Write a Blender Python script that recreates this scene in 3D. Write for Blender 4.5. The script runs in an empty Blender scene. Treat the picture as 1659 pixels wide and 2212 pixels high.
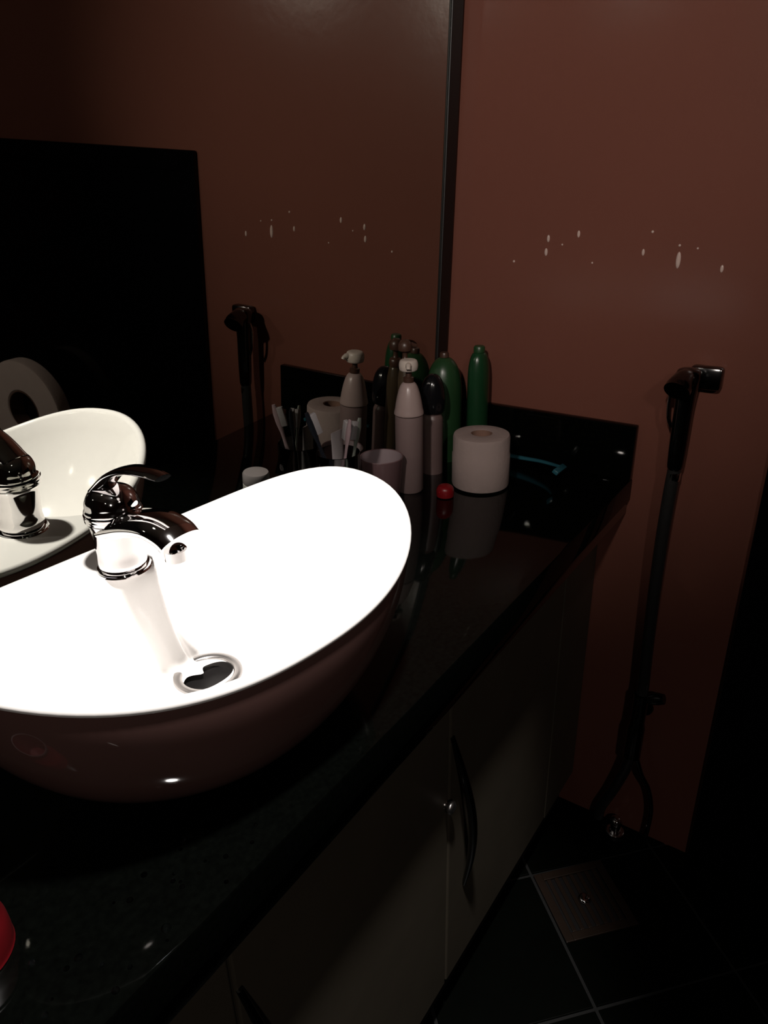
import bpy, bmesh, math, random
from mathutils import Vector, Matrix, Quaternion
random.seed(7)
C = bpy.context.scene.collection
SC = bpy.context.scene
PI = math.pi
ZC = .8855                       # worktop height above the floor

# ------------------------------------------------------------------ camera
cam_d = bpy.data.cameras.new('camera'); cam = bpy.data.objects.new('camera', cam_d); C.objects.link(cam)
R0, R1, R2 = (0.56485, -0.82485, -0.02371), (0.35575, 0.21749, 0.90892), (0.74457, 0.52184, -0.41629)
cam.matrix_world = Matrix(((R0[0], R1[0], -R2[0], -1.374), (R0[1], R1[1], -R2[1], -.8429),
                           (R0[2], R1[2], -R2[2], .5512 + ZC), (0, 0, 0, 1)))
cam_d.sensor_fit = 'HORIZONTAL'; cam_d.sensor_width = 36; cam_d.lens = 36 * 1577.7 / 1659
cam_d.clip_start = .01
SC.camera = cam

# ------------------------------------------------------------------ world, lamp, exposure
w = bpy.data.worlds.new('world'); SC.world = w; w.use_nodes = True
w.node_tree.nodes['Background'].inputs[0].default_value = (.9, .8, .7, 1)
w.node_tree.nodes['Background'].inputs[1].default_value = .0005
def spot(name, loc, aim, energy, half, blend, size, col):
    d = bpy.data.lights.new(name, 'SPOT'); d.energy = energy; d.color = col
    d.spot_size = math.radians(2 * half); d.spot_blend = blend; d.shadow_soft_size = size
    o = bpy.data.objects.new(name, d); C.objects.link(o); o.location = loc
    o.rotation_euler = (Vector(aim) - Vector(loc)).to_track_quat('-Z', 'Y').to_euler(); return o
# ceiling spot over the basin, then two added fills, not lamps of the room
spot('basin_downlight', (-1.10, -.71, ZC + 1.50), (-.94, -.34, ZC + .1), 158, 19, .45, .045, (1, .95, .91))
spot('wall_fill_spot', (-2.30, -.90, ZC + 1.36), (0, -.20, ZC + .64), 112, 22, 1.0, .05, (1, .90, .82))  # added fill, aimed to brighten the upper end wall
spot('room_fill', (-2.3, -1.9, ZC + 1.40), (-.5, -1.0, ZC - .2), 26, 55, .8, .06, (1, .90, .82))  # added dim fill for the basin's outside and the jumbo roll
SC.view_settings.view_transform = 'Standard'; SC.view_settings.look = 'None'
SC.view_settings.gamma = 1; SC.view_settings.exposure = 0; SC.view_settings.use_curve_mapping = False
SC.cycles.caustics_reflective = True
SC.cycles.blur_glossy = .1
SC.cycles.sample_clamp_indirect = 4

# ------------------------------------------------------------------ materials
def mat(name, col, rough=.5, metal=0, noise=0, nscale=20, bump=0, bscale=60, spec=.5, trans=0, ior=1.45, coat=0, dark=None, bdist=.002):
    m = bpy.data.materials.new(name); m.use_nodes = True
    nt = m.node_tree; b = nt.nodes['Principled BSDF']
    b.inputs['Base Color'].default_value = (*col, 1); b.inputs['Roughness'].default_value = rough
    b.inputs['Metallic'].default_value = metal; b.inputs['Specular IOR Level'].default_value = spec
    b.inputs['Transmission Weight'].default_value = trans; b.inputs['IOR'].default_value = ior
    b.inputs['Coat Weight'].default_value = coat; b.inputs['Coat Roughness'].default_value = .05
    tc = nt.nodes.new('ShaderNodeTexCoord')
    if noise:
        n = nt.nodes.new('ShaderNodeTexNoise'); n.inputs['Scale'].default_value = nscale; n.inputs['Detail'].default_value = 5
        nt.links.new(tc.outputs['Object'], n.inputs['Vector'])
        mx = nt.nodes.new('ShaderNodeMix'); mx.data_type = 'RGBA'
        d = dark or tuple(c * (1 - noise) for c in col)
        mx.inputs['A'].default_value = (*d, 1); mx.inputs['B'].default_value = (*tuple(min(1, c * (1 + noise * .6)) for c in col), 1)
        nt.links.new(n.outputs['Fac'], mx.inputs['Factor']); nt.links.new(mx.outputs['Result'], b.inputs['Base Color'])
    if bump:
        n2 = nt.nodes.new('ShaderNodeTexNoise'); n2.inputs['Scale'].default_value = bscale; n2.inputs['Detail'].default_value = 3
        nt.links.new(tc.outputs['Object'], n2.inputs['Vector'])
        bp = nt.nodes.new('ShaderNodeBump'); bp.inputs['Strength'].default_value = bump; bp.inputs['Distance'].default_value = bdist
        nt.links.new(n2.outputs['Fac'], bp.inputs['Height']); nt.links.new(bp.outputs['Normal'], b.inputs['Normal'])
    return m
M = {}
M['wall'] = mat('maroon gloss wall paint', (.136, .0515, .037), .20, noise=.10, nscale=3, bump=.10, bscale=35, spec=.24)
M['ceil'] = mat('ceiling paint', (.30, .24, .20), .8, noise=.05)
M['floor_tile'] = mat('dark green floor tile', (.0009, .0013, .0008), .35, noise=.5, nscale=14, bump=.1, spec=.09)
M['grout'] = mat('dark grout', (.0012, .0013, .0010), .8, noise=.3)
M['granite'] = mat('black polished granite', (.0012, .0015, .0012), .05, noise=.8, nscale=160, spec=.20)
M['panel'] = mat('black polished stone', (.0018, .0018, .0024), .12, noise=.5, nscale=120, spec=.3)
M['mirror'] = mat('old mirror silvering', (.54, .545, .495), .012, metal=1, noise=.02, nscale=4)
M['black_frame'] = mat('black painted frame', (.003, .0022, .002), .5, noise=.2)
M['porcelain'] = mat('white glazed porcelain', (.86, .84, .82), .12, noise=.015, nscale=5, spec=.5)
M['brown_glaze'] = mat('dark brown glaze', (.125, .066, .058), .05, noise=.2, nscale=8, spec=.5)
M['chrome'] = mat('polished chrome', (.80, .78, .78), .06, metal=1, noise=.02)
M['steel'] = mat('brushed steel', (.46, .44, .43), .32, metal=1, noise=.1)
M['dark_metal'] = mat('dark chrome', (.10, .10, .10), .18, metal=1, noise=.1)
M['hose'] = mat('dark braided hose', (.07, .068, .066), .30, metal=.8, noise=.3, nscale=200)
M['black_hole'] = mat('black hollow', (.004, .003, .003), .5, noise=.2)
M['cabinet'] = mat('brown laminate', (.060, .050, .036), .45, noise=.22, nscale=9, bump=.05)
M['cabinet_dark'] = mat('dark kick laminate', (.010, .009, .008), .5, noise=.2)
M['paper'] = mat('toilet paper', (.31, .24, .222), .95, noise=.05, nscale=40, bump=.35, bscale=140)
M['card'] = mat('brown cardboard core', (.20, .11, .08), .9, noise=.2, nscale=60)
M['jumbo'] = mat('pinkish jumbo paper', (.86, .69, .63), .95, noise=.08, nscale=30, bump=.3, bscale=120)
M['pump_white'] = mat('white pump plastic', (.50, .43, .38), .35, noise=.03)
M['pump_body'] = mat('pale pink bottle plastic', (.200, .140, .135), .4, noise=.06, nscale=12)
M['pump_shoulder'] = mat('milky pink shoulder plastic', (.34, .255, .24), .3, noise=.05)
M['pink_body'] = mat('greyish pink bottle', (.12, .078, .074), .4, noise=.1)
M['black_plastic'] = mat('black shiny plastic', (.005, .005, .006), .16, noise=.2)
M['cup'] = mat('mauve plastic cup', (.17, .10, .105), .35, noise=.06)
M['cup_in'] = mat('mauve cup inside painted lit', (.30, .235, .25), .4, noise=.04)  # lighter than the outside: light falling into the cup put into the colour
M['green'] = mat('dark green bottle plastic', (.008, .036, .014), .25, noise=.2, nscale=10)
M['green2'] = mat('forest green bottle plastic', (.014, .044, .016), .32, noise=.2, nscale=10)
M['brown_cap'] = mat('dark brown pump plastic', (.050, .024, .016), .35, noise=.2)
M['amber'] = mat('olive brown bottle', (.055, .038, .022), .3, noise=.2)
M['glass'] = mat('clear glass', (.95, .97, .96), .02, trans=1, ior=1.46, noise=.01)
M['brush_grey'] = mat('grey green toothbrush plastic', (.12, .13, .11), .3, noise=.08)
M['brush_blue'] = mat('black toothbrush plastic', (.008, .009, .012), .25, noise=.1)
M['brush_pink'] = mat('pale pink toothbrush plastic', (.28, .20, .21), .3, noise=.06)
M['bristle'] = mat('white bristles', (.24, .22, .22), .8, noise=.1, nscale=300)
M['tube_white'] = mat('white tube plastic', (.22, .195, .195), .3, noise=.06)
M['jar'] = mat('white jar plastic', (.40, .39, .36), .35, noise=.05)
M['red'] = mat('red plastic', (.20, .006, .009), .35, noise=.12)
M['red_low'] = mat('deep red plastic', (.10, .003, .005), .4, noise=.12)
M['red_dark'] = mat('dark red plastic', (.060, .0012, .0035), .4, noise=.15)
M['red_pale'] = mat('pale pink rim', (.060, .042, .042), .4, noise=.1)
M['teal'] = mat('teal razor plastic', (.018, .085, .110), .3, noise=.1)
M['water'] = mat('water drops', (.9, .95, .95), .02, trans=1, ior=1.33, noise=.01)
M['scale'] = mat('pale glint drips', (.48, .36, .32), .10, noise=.2)  # whitish colour stands in for lamp glints on the end wall

# ------------------------------------------------------------------ helpers
def link(name, me, m, parent=None, smooth=True, angle=40):
    o = bpy.data.objects.new(name, me); C.objects.link(o)
    if m: me.materials.append(m)
    if smooth:
        me.polygons.foreach_set('use_smooth', [True] * len(me.polygons))
        try: me.set_sharp_from_angle(angle=math.radians(angle))
        except Exception: pass
    if parent: o.parent = parent
    return o
def frombm(name, bm, m, parent=None, smooth=True, angle=40):
    bmesh.ops.recalc_face_normals(bm, faces=bm.faces)
    me = bpy.data.meshes.new(name); bm.to_mesh(me); bm.free()
    return link(name, me, m, parent, smooth, angle)
def tag(o, label, cat, group=None, kind=None):
    o['label'] = label; o['category'] = cat
    if group: o['group'] = group
    if kind: o['kind'] = kind
    return o
def thing(name, loc, label, cat, rz=0, group=None):
    o = bpy.data.objects.new(name, None); C.objects.link(o); o.location = loc; o.rotation_euler = (0, 0, rz)
    o.empty_display_size = .05
    return tag(o, label, cat, group)
def struct(o): o['kind'] = 'structure'; return o
def box_bm(x0, x1, y0, y1, z0, z1, bev=0, seg=2, bm=None):
    bm2 = bmesh.new()
    bmesh.ops.create_cube(bm2, size=1)
    for v in bm2.verts:
        v.co = Vector(((x0 + x1) / 2 + v.co.x * (x1 - x0), (y0 + y1) / 2 + v.co.y * (y1 - y0), (z0 + z1) / 2 + v.co.z * (z1 - z0)))
    if bev: bmesh.ops.bevel(bm2, geom=bm2.edges[:], offset=bev, segments=seg, profile=.5, affect='EDGES')
    if bm is not None:
        me = bpy.data.meshes.new('t'); bm2.to_mesh(me); bm2.free(); bm.from_mesh(me); bpy.data.meshes.remove(me); return bm
    return bm2
def prism_bm(poly, z0, z1, bev=0):
    bm = bmesh.new()
    vs = [bm.verts.new((x, y, z0)) for x, y in poly]
    f = bm.faces.new(vs)
    r = bmesh.ops.extrude_face_region(bm, geom=[f])
    for v in r['geom']:
        if isinstance(v, bmesh.types.BMVert): v.co.z = z1
    bmesh.ops.recalc_face_normals(bm, faces=bm.faces)
    if bev:
        top = [e for e in bm.edges if all(abs(v.co.z - z1) < 1e-6 for v in e.verts)]
        bmesh.ops.bevel(bm, geom=top, offset=bev, segments=2, profile=.5, affect='EDGES')
    return bm
def lathe_bm(prof, n=40, bm=None, sx=1, sy=1, axis='Z', off=(0, 0, 0), close=False):
    """profile of (radius, height); radius 0 closes the end"""
    bm = bm or bmesh.new(); rings = []
    def put(a, b, z):
        p = Vector((a * sx, b * sy, z))
        if axis == 'X': p = Vector((p.z, p.x, p.y))
        if axis == 'Y': p = Vector((p.x, p.z, p.y))
        return bm.verts.new(p + Vector(off))
    for r, z in prof:
        if r < 1e-7: rings.append([put(0, 0, z)])
        else: rings.append([put(r * math.cos(2 * PI * i / n), r * math.sin(2 * PI * i / n), z) for i in range(n)])
    seq = list(zip(rings, rings[1:])) + ([(rings[-1], rings[0])] if close else [])
    for a, b in seq:
        for i in range(n):
            j = (i + 1) % n
            if len(a) == 1 and len(b) == 1: continue
            if len(a) == 1: bm.faces.new((a[0], b[i], b[j]))
            elif len(b) == 1: bm.faces.new((a[i], a[j], b[0]))
            else: bm.faces.new((a[i], a[j], b[j], b[i]))
    return bm
def tube_bm(pts, rad, n=16, bm=None, flat=1.0, up=None):
    """swept round (or flattened) tube along pts; rad is a number or a list"""
    bm = bm or bmesh.new(); pts = [Vector(p) for p in pts]; N = len(pts)
    rad = [rad] * N if not isinstance(rad, (list, tuple)) else rad
    rings = []; ref = Vector(up) if up else None
    prev = None
    for i, p in enumerate(pts):
        t = (pts[min(i + 1, N - 1)] - pts[max(i - 1, 0)]).normalized()
        if prev is None:
            a = ref or (Vector((0, 0, 1)) if abs(t.z) < .9 else Vector((1, 0, 0)))
        else: a = prev
        u = (a - t * a.dot(t)).normalized(); v = t.cross(u); prev = u
        rings.append([bm.verts.new(p + rad[i] * (flat * math.cos(2 * PI * k / n) * u + math.sin(2 * PI * k / n) * v)) for k in range(n)])
    for a, b in zip(rings, rings[1:]):
        for k in range(n): bm.faces.new((a[k], a[(k + 1) % n], b[(k + 1) % n], b[k]))
    bm.faces.new(rings[0][::-1]); bm.faces.new(rings[-1])
    return bm
def spline(ctrl, per=8):
    """Catmull-Rom through control points"""
    c = [Vector(p) for p in ctrl]; c = [2 * c[0] - c[1]] + c + [2 * c[-1] - c[-2]]; out = []
    for i in range(1, len(c) - 2):
        for k in range(per):
            t = k / per
            out.append(.5 * ((2 * c[i]) + (c[i + 1] - c[i - 1]) * t + (2 * c[i - 1] - 5 * c[i] + 4 * c[i + 1] - c[i + 2]) * t * t + (3 * c[i] - c[i - 1] - 3 * c[i + 1] + c[i + 2]) * t ** 3))
    out.append(c[-2]); return out
def lin(prof, per=1): return prof
def smooth_prof(prof, per=5):
    return [(max(0, p.x), p.y) for p in spline([(r, z, 0) for r, z in prof], per)]

# ------------------------------------------------------------------ the mirror's plane
ME, MD, MM = .0635, .0404, .0503          # turn about the vertical, lean, offset at the corner
def mirror_y(x): return -(MM - x * math.tan(ME))      # y of the mirror foot at worktop height
XL = -2.6                                  # far end of the room behind the camera
YB = -2.7
# ------------------------------------------------------------------ room
def ly(x, g=.022): return mirror_y(x) + g
floor = struct(frombm('floor', box_bm(XL, .12, YB, .15, -.06, -.004), M['grout'], smooth=False))
# floor tiles laid on the diagonal, clipped to the room
def clip(poly, f):
    out = []
    for i in range(len(poly)):
        a, b = poly[i], poly[(i + 1) % len(poly)]; fa, fb = f(a), f(b)
        if fa >= 0: out.append(a)
        if (fa >= 0) != (fb >= 0):
            t = fa / (fa - fb); out.append((a[0] + t * (b[0] - a[0]), a[1] + t * (b[1] - a[1])))
    return out
ca, sa = math.cos(math.radians(47.6)), math.sin(math.radians(47.6)); TS = .30; G = .0035
DR = (-.2475, -.557)                       # drain centre
for i in range(-12, 13):
    for j in range(-12, 13):
        def w2(a, b):
            return (-.018 + a * ca - b * sa - .012, -.638 + a * sa + b * ca)
        q = [w2(i * TS + G, j * TS + G), w2((i + 1) * TS - G, j * TS + G), w2((i + 1) * TS - G, (j + 1) * TS - G), w2(i * TS + G, (j + 1) * TS - G)]
        for f in (lambda p: -.001 - p[0], lambda p: p[0] - XL - .001, lambda p: p[1] - YB - .001, lambda p: -.4005 - p[1]):
            if len(q) >= 3: q = clip(q, f)
        if len(q) < 3: continue
        ar = abs(sum(q[k][0] * q[(k + 1) % len(q)][1] - q[(k + 1) % len(q)][0] * q[k][1] for k in range(len(q)))) / 2
        if ar < 2e-4: continue
        frombm('tile', prism_bm(q, -.005, .0, .0015), M['floor_tile'], floor, smooth=False)
struct(frombm('ceiling', box_bm(XL, .12, YB, .15, 2.45, 2.5), M['ceil'], smooth=False))
wr = struct(frombm('wall_right', box_bm(0, .12, YB, .15, -.004, 2.45), M['wall'], smooth=False))
struct(frombm('wall_left', prism_bm([(0, ly(0)), (XL, ly(XL)), (XL, .2 + ly(XL)), (0, .2 + ly(0))][::-1], -.004, 2.45), M['wall'], smooth=False))
struct(frombm('wall_back', box_bm(XL, .12, YB - .1, YB, -.004, 2.45), M['wall'], smooth=False))
struct(frombm('wall_front', box_bm(XL - .1, XL, YB, .3, -.004, 2.45), M['wall'], smooth=False))
# black door leaf in the end wall, its top edge seen in the mirror
DW, DT = .7123, ZC + .566
dr = bpy.data.objects.new('door_1', None); C.objects.link(dr); struct(dr); dr.location = (0, -DW, 0)
def dpart(nm, bm, m):
    o = frombm(nm, bm, m, dr, smooth=False); o.matrix_parent_inverse = Matrix.Translation((0, DW, 0)); return o
dpart('door_leaf', box_bm(-.010, -.001, -1.75, -DW - .045, .004, DT - .045, .002), M['panel'])
dpart('door_jamb', box_bm(-.014, -.001, -DW - .045, -DW, .002, DT, .003), M['panel'])
dpart('door_jamb', box_bm(-.014, -.001, -1.80, -1.75, .002, DT, .003), M['panel'])
dpart('door_head', box_bm(-.014, -.001, -1.75, -DW - .045, DT - .045, DT, .003), M['panel'])

# ------------------------------------------------------------------ mirror
mr = thing('wall_mirror', (0, mirror_y(0), ZC), 'large frameless wall mirror with a dark edge behind the white basin', 'mirror')
mr.rotation_mode = 'QUATERNION'
nrm = Vector((math.sin(ME) * math.cos(MD), -math.cos(ME) * math.cos(MD), -math.sin(MD)))
xax = Vector((math.cos(ME), math.sin(ME), 0)); zax = nrm.cross(xax)    # local: x along the wall, y into the wall, z up
mm = Matrix((xax, -nrm, zax)).transposed()
mr.rotation_quaternion = mm.to_quaternion()
frombm('glass', box_bm(-2.3, -.056, 0, .005, .012, 1.42, .0), M['mirror'], mr, smooth=False)
frombm('edge_strip', box_bm(-.055, -.012, -.004, .006, .006, 1.43, .002), M['black_frame'], mr, smooth=False)
frombm('bottom_strip', box_bm(-2.3, -.0555, -.002, .006, .001, .0118, .001), M['black_frame'], mr, smooth=False)

# ------------------------------------------------------------------ worktop and vanity
D = .4813; HS = .1109
wt = thing('worktop', (-.9, -.28, ZC), 'long black polished granite worktop carrying the basin and bottles', 'worktop')
def wpart(nm, bm, m, parent=wt, sm=True):
    o = frombm(nm, bm, m, parent, smooth=sm); o.matrix_parent_inverse = Matrix.Translation(tuple(-c for c in parent.location)); return o
xl = -2.3
wpart('slab', prism_bm([(-.0015, ly(0, -.004)), (xl, ly(xl, -.004)), (xl, -D), (-.0015, -D)][::-1], ZC - .045, ZC, .004), M['granite'])
eu = thing('upstand', (-.011, -.28, ZC + .0003), 'black granite upstand against the brown end wall on the worktop end', 'upstand')
wpart('upstand_slab', box_bm(-.020, -.0015, -D, mirror_y(0) - .006, ZC + .0003, ZC + HS, .0025), M['granite'], eu)
wpart('front_apron', box_bm(xl, -.003, -D + .004, -D + .026, ZC - .075, ZC - .0452, .002), M['granite'])
CY = -.428
vc = thing('vanity_cabinet', (-.9, CY, 0), 'brown laminate vanity cabinet under the black worktop', 'cabinet')
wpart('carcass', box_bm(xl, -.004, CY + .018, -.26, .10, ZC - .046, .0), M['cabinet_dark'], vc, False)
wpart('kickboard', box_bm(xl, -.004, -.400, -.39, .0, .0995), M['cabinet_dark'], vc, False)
wpart('filler_strip', box_bm(-.176, -.004, CY, CY + .0175, .10, ZC - .048, .0015), M['cabinet'], vc, False)
edges = [-.178, -.6255, -1.075, -1.525, -1.975]
for k in range(4):
    d = wpart('door', box_bm(edges[k + 1] + .002, edges[k] - .002, CY, CY + .0175, .104, ZC - .080, .003), M['cabinet'], vc, False)
    hx = edges[k + 1] + .006
    zt, zb = ZC - .215, ZC - .585
    n = 14; pts = []
    for q in range(n + 1):
        t = q / n; pts.append((hx + .052 * t, CY - .001 - .026 * math.sin(PI * t), zt + (zb - zt) * t))
    h = frombm('handle', tube_bm(pts, [.004 + .0035 * math.sin(PI * q / n) for q in range(n + 1)], 12), M['dark_metal'], d)
    if k == 0:
        kn = frombm('knob', lathe_bm(smooth_prof([(0, .016), (.007, .0155), (.011, .011), (.008, .006), (.005, .003), (.006, 0)], 3), 20, axis='Y'), M['steel'], d)
        kn.location = (edges[1] - .011, CY, ZC - .338); kn.scale = (1, -1, 1)

# ------------------------------------------------------------------ basin
BZ = .172
BC = (-.949, -.3095)                       # centre; the rim is an oval that rises towards both ends
BA, BB, BT, BN = .2583, .1705, -.142, 2.22
def rimr(t):
    c, s_ = math.cos(t - BT), math.sin(t - BT)
    return 1 / (abs(c / BA) ** BN + abs(s_ / BB) ** BN) ** (1 / BN)
def rise(t): return .049 * min(1.05, abs(rimr(t) * math.cos(t) / BA)) ** 2.5
NT = 128
TH = [2 * PI * i / NT for i in range(NT)]
FA = Vector((-.962, -.206))                # faucet foot
tb = math.atan2(FA.y - BC[1], FA.x - BC[0])
def angd(a, b): return (a - b + PI) % (2 * PI) - PI
def innr(t):
    d = angd(t, tb); bump = math.exp(-(d / .42) ** 4)
    return rimr(t) - .0115 - .088 * bump
bs = thing('wash_basin', (BC[0], BC[1], ZC), 'white boat-shaped vessel basin with a dark brown outside on the black worktop', 'basin')
def grid_obj(name, rings, m, parent, cap_last=False, cap_first=False):
    bm = bmesh.new(); vr = [[bm.verts.new(p) for p in r] for r in rings]
    for a, b in zip(vr, vr[1:]):
        for i in range(NT):
            j = (i + 1) % NT; bm.faces.new((a[i], a[j], b[j], b[i]))
    if cap_last: bm.faces.new(vr[-1])
    if cap_first: bm.faces.new(vr[0])
    return frombm(name, bm, m, parent, angle=60)
DC = Vector((-.940 - BC[0], -.292 - BC[1]))   # drain centre, local
ZB = .048
def ring(rf, z, k=1): return [(rf(t) * math.cos(t), rf(t) * math.sin(t), z + k * rise(t)) for t in TH]
rings = []
# rim: outer lip, rounded top, then the bowl
rings.append(ring(lambda t: rimr(t) - .0035, BZ - .010)); rings.append(ring(lambda t: rimr(t) - .0003, BZ - .007))
rings.append(ring(lambda t: rimr(t), BZ - .0035))
rings.append(ring(lambda t: rimr(t) - .002, BZ - .0008)); rings.append(ring(lambda t: rimr(t) - .005, BZ))
rings.append(ring(lambda t: (rimr(t) - .0065) * .35 + (innr(t) + .003) * .65, BZ - .0003))
rings.append(ring(lambda t: innr(t) + .0015, BZ - .0015)); rings.append(ring(lambda t: innr(t) - .001, BZ - .005))
NSB = 26
for k in range(1, NSB + 1):
    s = 1 - k / NSB * .88
    g = .35 * s ** 2 + .65 * s ** 5
    rings.append([(DC.x + (innr(t) * math.cos(t) - DC.x) * s if 1 else 0, DC.y + (innr(t) * math.sin(t) - DC.y) * s, ZB + (BZ + rise(t) - .006 - ZB) * g) for t in TH])
rings.append([(DC.x + .0285 * math.cos(t), DC.y + .0285 * math.sin(t), ZB - .001) for t in TH])
rings.append([(DC.x + .0280 * math.cos(t), DC.y + .0280 * math.sin(t), ZB - .02) for t in TH])
grid_obj('bowl', rings, M['porcelain'], bs)
def oprof(k):  # outside from under the lip to the foot
    t = k / 18; s = math.sin(PI / 2 * (1 - t))
    return s, t
orings = []
for k in range(19):
    a = k / 18 * PI / 2
    q = 1 - math.cos(a) ** 1.15; kz = 1 - math.sin(a) ** 1.12
    orings.append(ring(lambda t, q=q: (rimr(t) - .0025) * (1 - q) + (.070 + .10 * rimr(t)) * q, (BZ - .0085) * kz + .004 * (1 - kz), kz))
orings.append(ring(lambda t: .067 + .10 * rimr(t), .0005, 0))
grid_obj('outer_shell', orings, M['brown_glaze'], bs, cap_last=True)
# waste: chrome flange, dark plug hole, pop-up
fl = lathe_bm(smooth_prof([(.0385, ZB + .0015), (.0375, ZB + .004), (.033, ZB + .0046), (.0285, ZB + .002), (.0275, ZB - .010)], 4), 40, off=(DC.x, DC.y, 0))
wf = frombm('waste_flange', fl, M['steel'], bs)
frombm('plug_hole', lathe_bm([(.0277, ZB - .008), (0, ZB - .009)], 40, off=(DC.x, DC.y, 0)), M['black_hole'], wf)

# ------------------------------------------------------------------ faucet (single lever basin mixer)
fz = ZC + BZ - .0006
ft = thing('basin_faucet', (FA.x, FA.y, fz), 'chrome single lever basin mixer standing on the rear deck of the white basin', 'faucet')
sd = Vector((-.02, -1, 0)).normalized()    # spout direction
frombm('base_flange', lathe_bm(smooth_prof([(0, .0), (.0275, 0), (.0282, .0015), (.0270, .0040), (.0250, .0045), (0, .0048)], 3), 40), M['chrome'], ft)
frombm('body', lathe_bm(smooth_prof([(0, .0045), (.0242, .0046), (.0246, .022), (.0254, .040), (.0266, .056), (.0272, .060), (0, .0605)], 4), 40), M['chrome'], ft)
frombm('collar', lathe_bm(smooth_prof([(0, .0605), (.0272, .0605), (.0300, .0628), (.0300, .0662), (.0276, .0685), (0, .069)], 3), 40), M['chrome'], ft)
sp = spline([(0, 0, .050), sd * .04 + Vector((0, 0, .064)), sd * .072 + Vector((0, 0, .070)), sd * .094 + Vector((0, 0, .067)), sd * .106 + Vector((0, 0, .060))], 6)
spo = frombm('spout', tube_bm(sp, [.0265 - .002 * k / (len(sp) - 1) for k in range(len(sp))], 32, flat=.52, up=(0, 0, 1)), M['chrome'], ft)
frombm('aerator', lathe_bm([(0, .038), (.0115, .038), (.0115, .049), (.009, .0492), (.0085, .043), (0, .043)], 28, off=tuple(sd * .095)), M['chrome'], spo)
lv = frombm('lever_cap', lathe_bm(smooth_prof([(0, .0692), (.0275, .0692), (.0280, .076), (.0262, .084), (.0205, .0920), (.010, .0968), (0, .098)], 5), 40), M['chrome'], ft)
lp = spline([sd * -.012 + Vector((0, 0, .092)), sd * .014 + Vector((0, 0, .112)), sd * .042 + Vector((0, 0, .1230)), sd * .072 + Vector((0, 0, .1260)), sd * .094 + Vector((0, 0, .1250))], 6)
frombm('lever', tube_bm(lp, [.017 - .0075 * min(1, k / (len(lp) - 1)) for k in range(len(lp))], 24, flat=.30, up=(0, 0, 1)), M['chrome'], lv)

# ------------------------------------------------------------------ things on the worktop
def roll(name, loc, label, r, h, rc, m, group=None):
    t = thing(name, loc, label, 'toilet roll', group=group)
    e = .006
    frombm('paper', lathe_bm([(rc, .0), (r - e, 0), (r - .001, e * .4), (r, e), (r, h * .62), (r - .0012, h * .64), (r - .0012, h - e), (r - e * .5, h - .0015), (r - e * 1.3, h), (rc + .008, h + .0012), (rc, h)], 56, close=True), m, t)
    frombm('cardboard_core', lathe_bm([(rc - .0002, .001), (rc - .0002, h - .001), (rc - .0016, h - .001), (rc - .0016, .001)], 40, close=True), M['card'], t)
    return t
roll('toilet_roll', (-.180, -.238, ZC + .0003), 'white toilet roll standing upright on the black worktop', .0555, .1045, .0205, M['paper'])

pb = thing('pump_bottle', (-.275, -.135, ZC + .0003), 'tall pale pink pump bottle with a white head in front of the green bottles', 'bottle')
frombm('body', lathe_bm([(0, 0), (.024, 0), (.0262, .003), (.0262, .146), (.0258, .150), (0, .1505)], 40), M['pump_body'], pb)
frombm('shoulder', lathe_bm(smooth_prof([(0, .1506), (.0258, .1506), (.0256, .164), (.0225, .182), (.0190, .196), (.0150, .206), (.0095, .2115), (0, .212)], 4), 40), M['pump_shoulder'], pb)
ph = frombm('pump_collar', lathe_bm([(0, .2122), (.0095, .2122), (.0095, .2205), (.0055, .2215), (.0048, .2325), (0, .2325)], 28), M['brown_cap'], pb)
hb = lathe_bm(smooth_prof([(0, .2327), (.014, .2327), (.0172, .238), (.0172, .246), (.0135, .2525), (0, .2535)], 4), 32)
tube_bm(spline([(0, 0, .246), (-.010, -.006, .246), (-.019, -.012, .244), (-.0215, -.0135, .240)], 4), [.0055] * 8 + [.0042] * 5, 12, bm=hb)
frombm('pump_head', hb, M['pump_white'], pb)

kb = thing('capped_bottle', (-.170, -.1235, ZC + .0003), 'small greyish pink bottle with a big black cap right of the pump bottle', 'bottle')
frombm('body', lathe_bm(smooth_prof([(0, 0), (.0195, 0), (.0205, .003), (.0205, .06), (.0205, .108), (.0185, .118), (.014, .124), (0, .125)], 3), 36), M['pink_body'], kb)
frombm('cap', lathe_bm(smooth_prof([(0, .1252), (.0190, .1252), (.0238, .134), (.0250, .152), (.0232, .172), (.0180, .190), (.009, .2005), (0, .2025)], 4), 36), M['black_plastic'], kb)

cp = thing('plastic_cup', (-.345, -.119, ZC + .0003), 'mauve plastic cup left of the pump bottle behind the basin', 'cup')
frombm('cup_wall', lathe_bm([(0, 0), (.030, 0), (.032, .003), (.0395, .084), (.0405, .0865), (.0395, .088), (.0378, .087)], 44), M['cup'], cp)
frombm('cup_lining', lathe_bm([(.0378, .087), (.0300, .006), (0, .005)], 44), M['cup_in'], cp)

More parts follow.
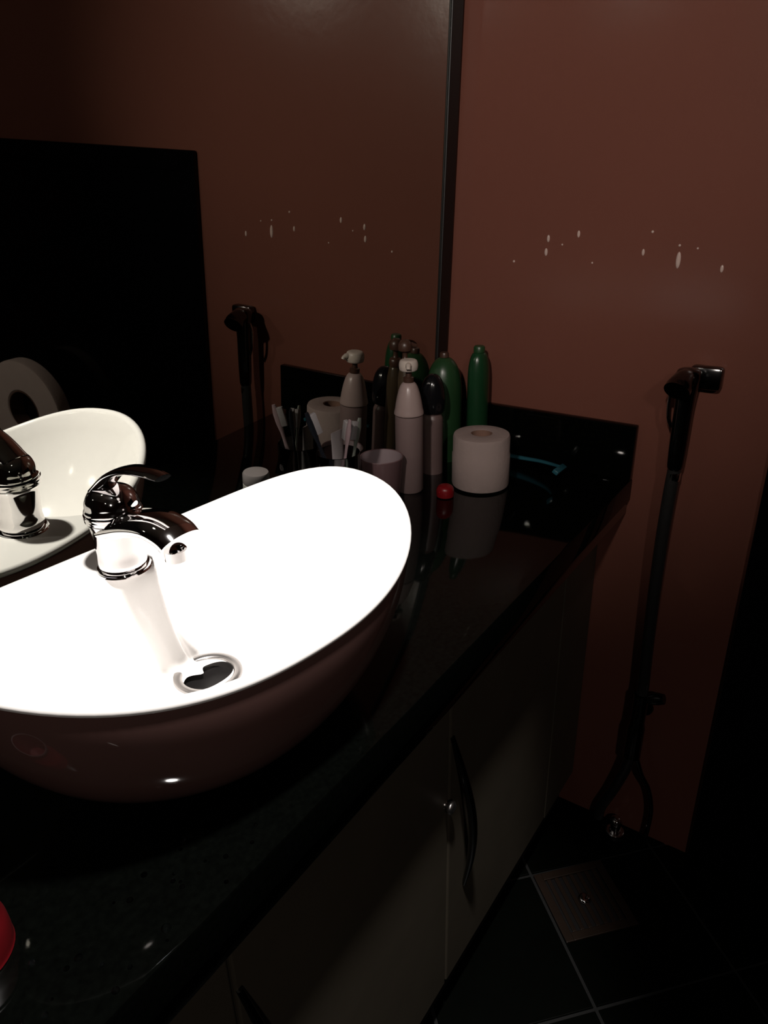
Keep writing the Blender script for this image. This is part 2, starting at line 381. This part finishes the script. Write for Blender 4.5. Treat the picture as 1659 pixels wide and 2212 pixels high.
gb = thing('green_bottle', (-.049, -.160, ZC + .0003), 'slim dark green bottle standing behind the toilet roll', 'bottle')
frombm('body', lathe_bm(smooth_prof([(0, 0), (.024, 0), (.0265, .004), (.0265, .10), (.0265, .165), (.0250, .195), (.0205, .215), (.0130, .225), (0, .2255)], 4), 36, sy=.8), M['green'], gb)
frombm('cap', lathe_bm([(0, .2257), (.0115, .2257), (.0115, .2350), (.0095, .238), (0, .238)], 24), M['green2'], gb)
gw = thing('green_bottle', (-.083, -.0985, ZC + .0003), 'wide round-shouldered green bottle close to the mirror corner', 'bottle')
frombm('body', lathe_bm(smooth_prof([(0, 0), (.035, 0), (.038, .004), (.0385, .07), (.0385, .135), (.0365, .165), (.0300, .192), (.0200, .208), (.010, .2145), (0, .215)], 4), 40, sy=.95), M['green2'], gw)
frombm('cap', lathe_bm([(0, .2152), (.0095, .2152), (.0095, .222), (.008, .225), (0, .225)], 24), M['brown_cap'], gw)

bp = thing('pump_bottle', (-.207, -.0835, ZC + .0003), 'olive bottle with a dark brown pump squeezed between pump bottle and mirror', 'bottle')
frombm('body', lathe_bm(smooth_prof([(0, 0), (.0135, 0), (.0150, .003), (.0150, .10), (.0150, .185), (.0130, .207), (.0095, .218), (0, .2185)], 4), 32), M['amber'], bp)
hb = lathe_bm(smooth_prof([(0, .2187), (.0115, .2187), (.0115, .232), (.006, .235), (.005, .247), (.0125, .251), (.0130, .262), (.008, .270), (0, .2715)], 3), 28)
tube_bm([(0, 0, .259), (.012, -.008, .260), (.019, -.013, .257)], [.006, .005, .004], 12, bm=hb)
frombm('pump_head', hb, M['brown_cap'], bp)

tg = thing('glass_tumbler', (-.480, -.1265, ZC + .0003), 'clear glass tumbler of brushes between basin and mirror', 'tumbler')
frombm('glass_wall', lathe_bm([(0, 0), (.032, 0), (.034, .003), (.0365, .138), (.0358, .1395), (.0345, .138), (.032, .012), (0, .010)], 44), M['glass'], tg)
def brush(foot, tip, label, m, w=.0055, group=None, head=True):
    foot, tip = Vector(foot), Vector(tip); ax = (tip - foot); L = ax.length
    t = thing('toothbrush', foot, label, 'toothbrush'); t.rotation_mode = 'QUATERNION'; t.rotation_quaternion = ax.to_track_quat('Z', 'Y')
    pts = [(0, 0, L * k / 12) for k in range(13)]
    rr = [w * (1, 1, 1.1, 1.15, 1.1, 1, .9, .7, .55, .6, 1.05, 1.1, .6)[k] for k in range(13)]
    frombm('handle', tube_bm(pts, rr, 14, flat=.62), m, t)
    b = box_bm(-.0035, .0035, .003, .0135, L * .80, L * .97, .001)
    frombm('bristles', b, M['bristle'], t)
    return t
tx, ty, tz = -.480, -.1265, ZC + .0125
brush((tx + .012, ty - .006, tz), (tx - .052, ty + .018, tz + .205), 'black toothbrush leaning left in the glass tumbler', M['brush_blue'])
brush((tx - .010, ty - .010, tz), (tx + .034, ty - .022, tz + .180), 'grey green toothbrush leaning right in the glass tumbler', M['brush_grey'])
brush((tx + .004, ty + .012, tz), (tx - .016, ty - .040, tz + .192), 'pale pink toothbrush leaning towards the basin in the glass tumbler', M['brush_pink'])
tt = thing('toothpaste_tube', (tx + .012, ty + .010, tz), 'white toothpaste tube upright in the glass tumbler', 'tube')
bm = bmesh.new(); rgs = []
for k, (a, b, z) in enumerate([(.008, .008, .0), (.009, .009, .012), (.0105, .0105, .016), (.0125, .0105, .05), (.0145, .006, .10), (.016, .0018, .150), (.016, .0012, .158)]):
    rgs.append([bm.verts.new((a * math.cos(2 * PI * i / 24), b * math.sin(2 * PI * i / 24), z)) for i in range(24)])
for a, b in zip(rgs, rgs[1:]):
    for i in range(24): bm.faces.new((a[i], a[(i + 1) % 24], b[(i + 1) % 24], b[i]))
bm.faces.new(rgs[0]); bm.faces.new(rgs[-1])
frombm('tube_body', bm, M['tube_white'], tt)
jr = thing('cream_jar', (-.520, -.190, ZC + .0003), 'small white jar behind the basin, seen in the mirror', 'jar')
frombm('jar_body', lathe_bm(smooth_prof([(0, 0), (.021, 0), (.023, .003), (.023, .058), (.020, .064), (0, .0645)], 3), 32), M['jar'], jr)
frombm('lid', lathe_bm([(0, .0647), (.0225, .0647), (.0232, .067), (.0232, .082), (.0215, .085), (0, .0853)], 32), M['tube_white'], jr)

rc = thing('bottle_cap', (-.268, -.210, ZC + .0003), 'small round red cap lying left of the toilet roll', 'cap')
frombm('cap_shell', lathe_bm(smooth_prof([(0, 0), (.0145, 0), (.0165, .004), (.0165, .014), (.013, .0205), (.006, .0235), (0, .024)], 3), 28), M['red'], rc)

rz = thing('razor', (-.032, -.300, ZC + .010), 'teal disposable razor lying by the upstand right of the toilet roll', 'razor')
hp = spline([(.006, .072, -.002), (.002, .035, .000), (-.004, .0, .003), (-.016, -.032, .006), (-.030, -.052, .010)], 5)
frombm('handle', tube_bm(hp, [.0062 - .0022 * k / (len(hp) - 1) for k in range(len(hp))], 14, flat=.7, up=(0, 0, 1)), M['teal'], rz)
hd = frombm('head', box_bm(-.027, .027, -.006, .006, -.004, .004, .0015), M['teal'], rz)
hd.location = (-.040, -.057, .008); hd.rotation_euler = (.5, .1, .05)
bl = frombm('blade', box_bm(-.025, .025, -.0075, -.0062, -.0030, .0030, .0004), M['chrome'], hd, smooth=False)

# red beaker at the left front of the basin
rb = thing('red_beaker', (-1.256, -.345, ZC + .0003), 'red plastic beaker with a pale rim cut by the left picture edge', 'beaker')
frombm('beaker_wall', lathe_bm(smooth_prof([(0, 0), (.033, 0), (.036, .004), (.0355, .022), (.0325, .036), (.0305, .050), (.0300, .056)], 4), 40), M['red_low'], rb)
frombm('beaker_rim', lathe_bm([(.0300, .056), (.0312, .0585), (.0305, .0615), (.0285, .061)], 40), M['red_pale'], rb)
frombm('beaker_lining', lathe_bm([(.0285, .061), (.0280, .006), (0, .005)], 40), M['red_dark'], rb)

# ------------------------------------------------------------------ water drops; pale wall drips stand in for glints
def drops(name, pts, label, axis, m):
    bm = bmesh.new()
    for (p, r) in pts:
        prof = [(r, 0), (r * .93, r * .22), (r * .72, r * .42), (r * .38, r * .55), (0, r * .6)]
        if axis == 'X':
            lathe_bm([(a, -b) for a, b in prof], 14, bm=bm, axis='X', off=p, sy=(3.4 if r > .004 else 2.2 if r > .0025 else 1))
        else: lathe_bm(prof, 12, bm=bm, off=p)
    o = frombm(name, bm, m)
    return tag(o, label, 'water drops', kind='stuff')
dp = []
for x, y, r in [(-1.129, -.404, .003), (-1.152, -.414, .003), (-1.152, -.46, .0042), (-1.207, -.422, .0034), (-1.23, -.395, .003), (-1.207, -.468, .0032)]:
    dp.append(((x, y, ZC + .0001), r))
for k in range(26):
    dp.append(((random.uniform(-1.28, -1.0), random.uniform(-.475, -.39), ZC + .0001), random.uniform(.0012, .0026)))
drops('water_glint_drops', dp, 'scattered water drops on the black worktop in front of the basin', 'Z', M['water'])
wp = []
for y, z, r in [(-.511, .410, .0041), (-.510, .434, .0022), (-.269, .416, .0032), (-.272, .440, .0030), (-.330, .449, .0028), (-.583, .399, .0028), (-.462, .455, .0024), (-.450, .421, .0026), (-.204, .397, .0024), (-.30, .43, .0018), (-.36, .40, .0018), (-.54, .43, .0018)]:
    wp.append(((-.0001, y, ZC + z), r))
drops('water_glint_drops', wp, 'pale drips painted as lamp glints on the brown end wall above the worktop', 'X', M['scale'])  # stretched, pale drips carry the wall's light glints in their colour

# ------------------------------------------------------------------ hand shower, valve, pipes on the end wall
hs = thing('hand_shower', (0, -.566, ZC), 'dark chrome hand shower hanging on the brown end wall beside the worktop', 'hand shower')
frombm('wall_holder', box_bm(-.026, -.0005, -.050, .004, .198, .238, .006), M['dark_metal'], hs)
hh = lathe_bm(smooth_prof([(0, .05), (.0125, .052), (.0150, .075), (.0160, .12), (.0165, .17), (.0190, .205), (.0215, .222), (.0180, .236), (0, .240)], 4), 28, off=(-.046, 0, 0))
frombm('handle', hh, M['dark_metal'], hs)
sh = tube_bm(spline([(-.046, .0, .216), (-.060, .002, .222), (-.078, .004, .218), (-.092, .006, .208)], 4), [.016, .016, .017, .017, .018, .018, .019, .019, .020, .021, .022, .022, .0225], 24)
frombm('spray_head', sh, M['dark_metal'], hs)
frombm('trigger', tube_bm(spline([(-.046, .019, .205), (-.048, .026, .185), (-.048, .024, .150), (-.046, .017, .130)], 4), .0035, 10), M['chrome'], hs)
hz = spline([(-.046, 0, .052), (-.046, .002, .0), (-.044, .004, -.10), (-.040, .004, -.22), (-.038, .002, -.34), (-.040, -.002, -.44), (-.042, -.002, -.462)], 8)
frombm('hose', tube_bm(hz, .0125, 16), M['hose'], hs)
frombm('hose_nut', lathe_bm([(0, .028), (.011, .028), (.0125, .034), (.0125, .046), (.0105, .0515), (0, .052)], 6 * 4, off=(-.046, 0, 0)), M['chrome'], hs)
av = thing('angle_valve', (0, -.568, ZC - .475), 'dark angle valve with a side knob under the hand shower hose', 'valve')
frombm('body', tube_bm(spline([(-.042, 0, .012), (-.042, 0, -.02), (-.042, .001, -.08), (-.040, .002, -.140), (-.040, .002, -.160)], 4), [.0155] * 8 + [.0185] * 9, 20), M['dark_metal'], av)
frombm('knob', tube_bm([(-.042, -.012, .004), (-.042, -.022, .008), (-.042, -.034, .014), (-.042, -.046, .018)], [.009, .0125, .0135, .011], 16), M['dark_metal'], av)
frombm('wall_stub', lathe_bm([(0, -.042), (.009, -.042), (.009, -.006), (.020, -.005), (.021, -.0005), (0, -.0003)], 24, axis='X', off=(0, 0, -.05)), M['dark_metal'], av)
p1 = thing('supply_hose', (0, -.562, ZC - .64), 'dark hose curving from the angle valve down towards the cabinet', 'hose')
frombm('hose_run', tube_bm(spline([(-.041, -.004, .004), (-.036, .010, -.06), (-.030, .030, -.13), (-.026, .050, -.19), (-.026, .055, -.228)], 6), .0125, 14), M['hose'], p1)
p2 = thing('supply_pipe', (0, -.57, ZC - .64), 'thin shiny pipe leading from the angle valve down to the right', 'pipe')
frombm('pipe_run', tube_bm(spline([(-.041, -.008, .002), (-.034, -.022, -.045), (-.026, -.040, -.085), (-.024, -.052, -.14), (-.024, -.052, -.20), (-.024, -.048, -.2452)], 6), .0055, 14), M['dark_metal'], p2)
cs = thing('pipe_stub', (-.030, -.552, 0.0003), 'short chrome capped pipe stub on the floor below the hand shower', 'pipe')
frombm('stub', lathe_bm(smooth_prof([(0, 0), (.020, 0), (.020, .003), (.0125, .005), (.0125, .026), (.015, .029), (.013, .038), (.006, .043), (0, .044)], 3), 28), M['chrome'], cs)

# floor drain
fd = thing('floor_drain', (DR[0], DR[1], .0003), 'square brownish floor drain grate set diagonally in the dark tiles', 'drain', rz=math.radians(48))
bm = bmesh.new()
for x0, x1, y0, y1 in ((-.082, .082, -.082, -.064), (-.082, .082, .064, .082), (-.082, -.064, -.064, .064), (.064, .082, -.064, .064)):
    box_bm(x0, x1, y0, y1, 0, .005, .0012, bm=bm)
M['drain'] = mat('brown stained steel', (.020, .012, .008), .38, metal=.3, noise=.3, nscale=30)
frombm('frame', bm, M['drain'], fd, smooth=False)
frombm('well', box_bm(-.0635, .0635, -.0635, .0635, .0, .0008), M['black_hole'], fd, smooth=False)
bar = None
for k in range(7):
    o = frombm('bar', box_bm(-.0635, .0635, -.0045, .0045, .001, .0042, .001), M['drain'], fd, smooth=False) if bar is None else None
    if bar is None: bar = o
    else:
        o = bar.copy(); C.objects.link(o); o.parent = fd
    o.location = (0, -.054 + .018 * k, 0)
frombm('lift_ring', lathe_bm(smooth_prof([(0, .0044), (.012, .0044), (.013, .007), (.009, .010), (0, .011)], 3), 24), M['chrome'], fd)

# jumbo paper roll on the black door, seen only in the mirror
jm = thing('jumbo_paper_roll', (-.014, -1.322, ZC - .148), 'large round pale paper roll on a peg, reflected at the left of the mirror', 'paper roll')
def ringx(r0, r1, x0, x1, e=.008):
    return [(r0, x0), (r1 - e, x0), (r1, x0 - e), (r1, x1 + e), (r1 - e * .3, x1 + e * .3), (r1 - e, x1), (r0 + .004, x1), (r0, x1 + .004)]
frombm('paper', lathe_bm(ringx(.0610, .1500, -.052, -.100), 64, axis='X', close=True), M['jumbo'], jm)
frombm('core', lathe_bm([(.0608, -.053), (.0608, -.0985), (.0580, -.0985), (.0580, -.053)], 48, axis='X', close=True), M['card'], jm)
frombm('peg', lathe_bm([(0, -.0002), (.040, -.0002), (.040, -.006), (.018, -.010), (.018, -.040), (.063, -.044), (.063, -.0515), (.020, -.0516), (.018, -.064), (0, -.066)], 32, axis='X'), M['black_plastic'], jm)
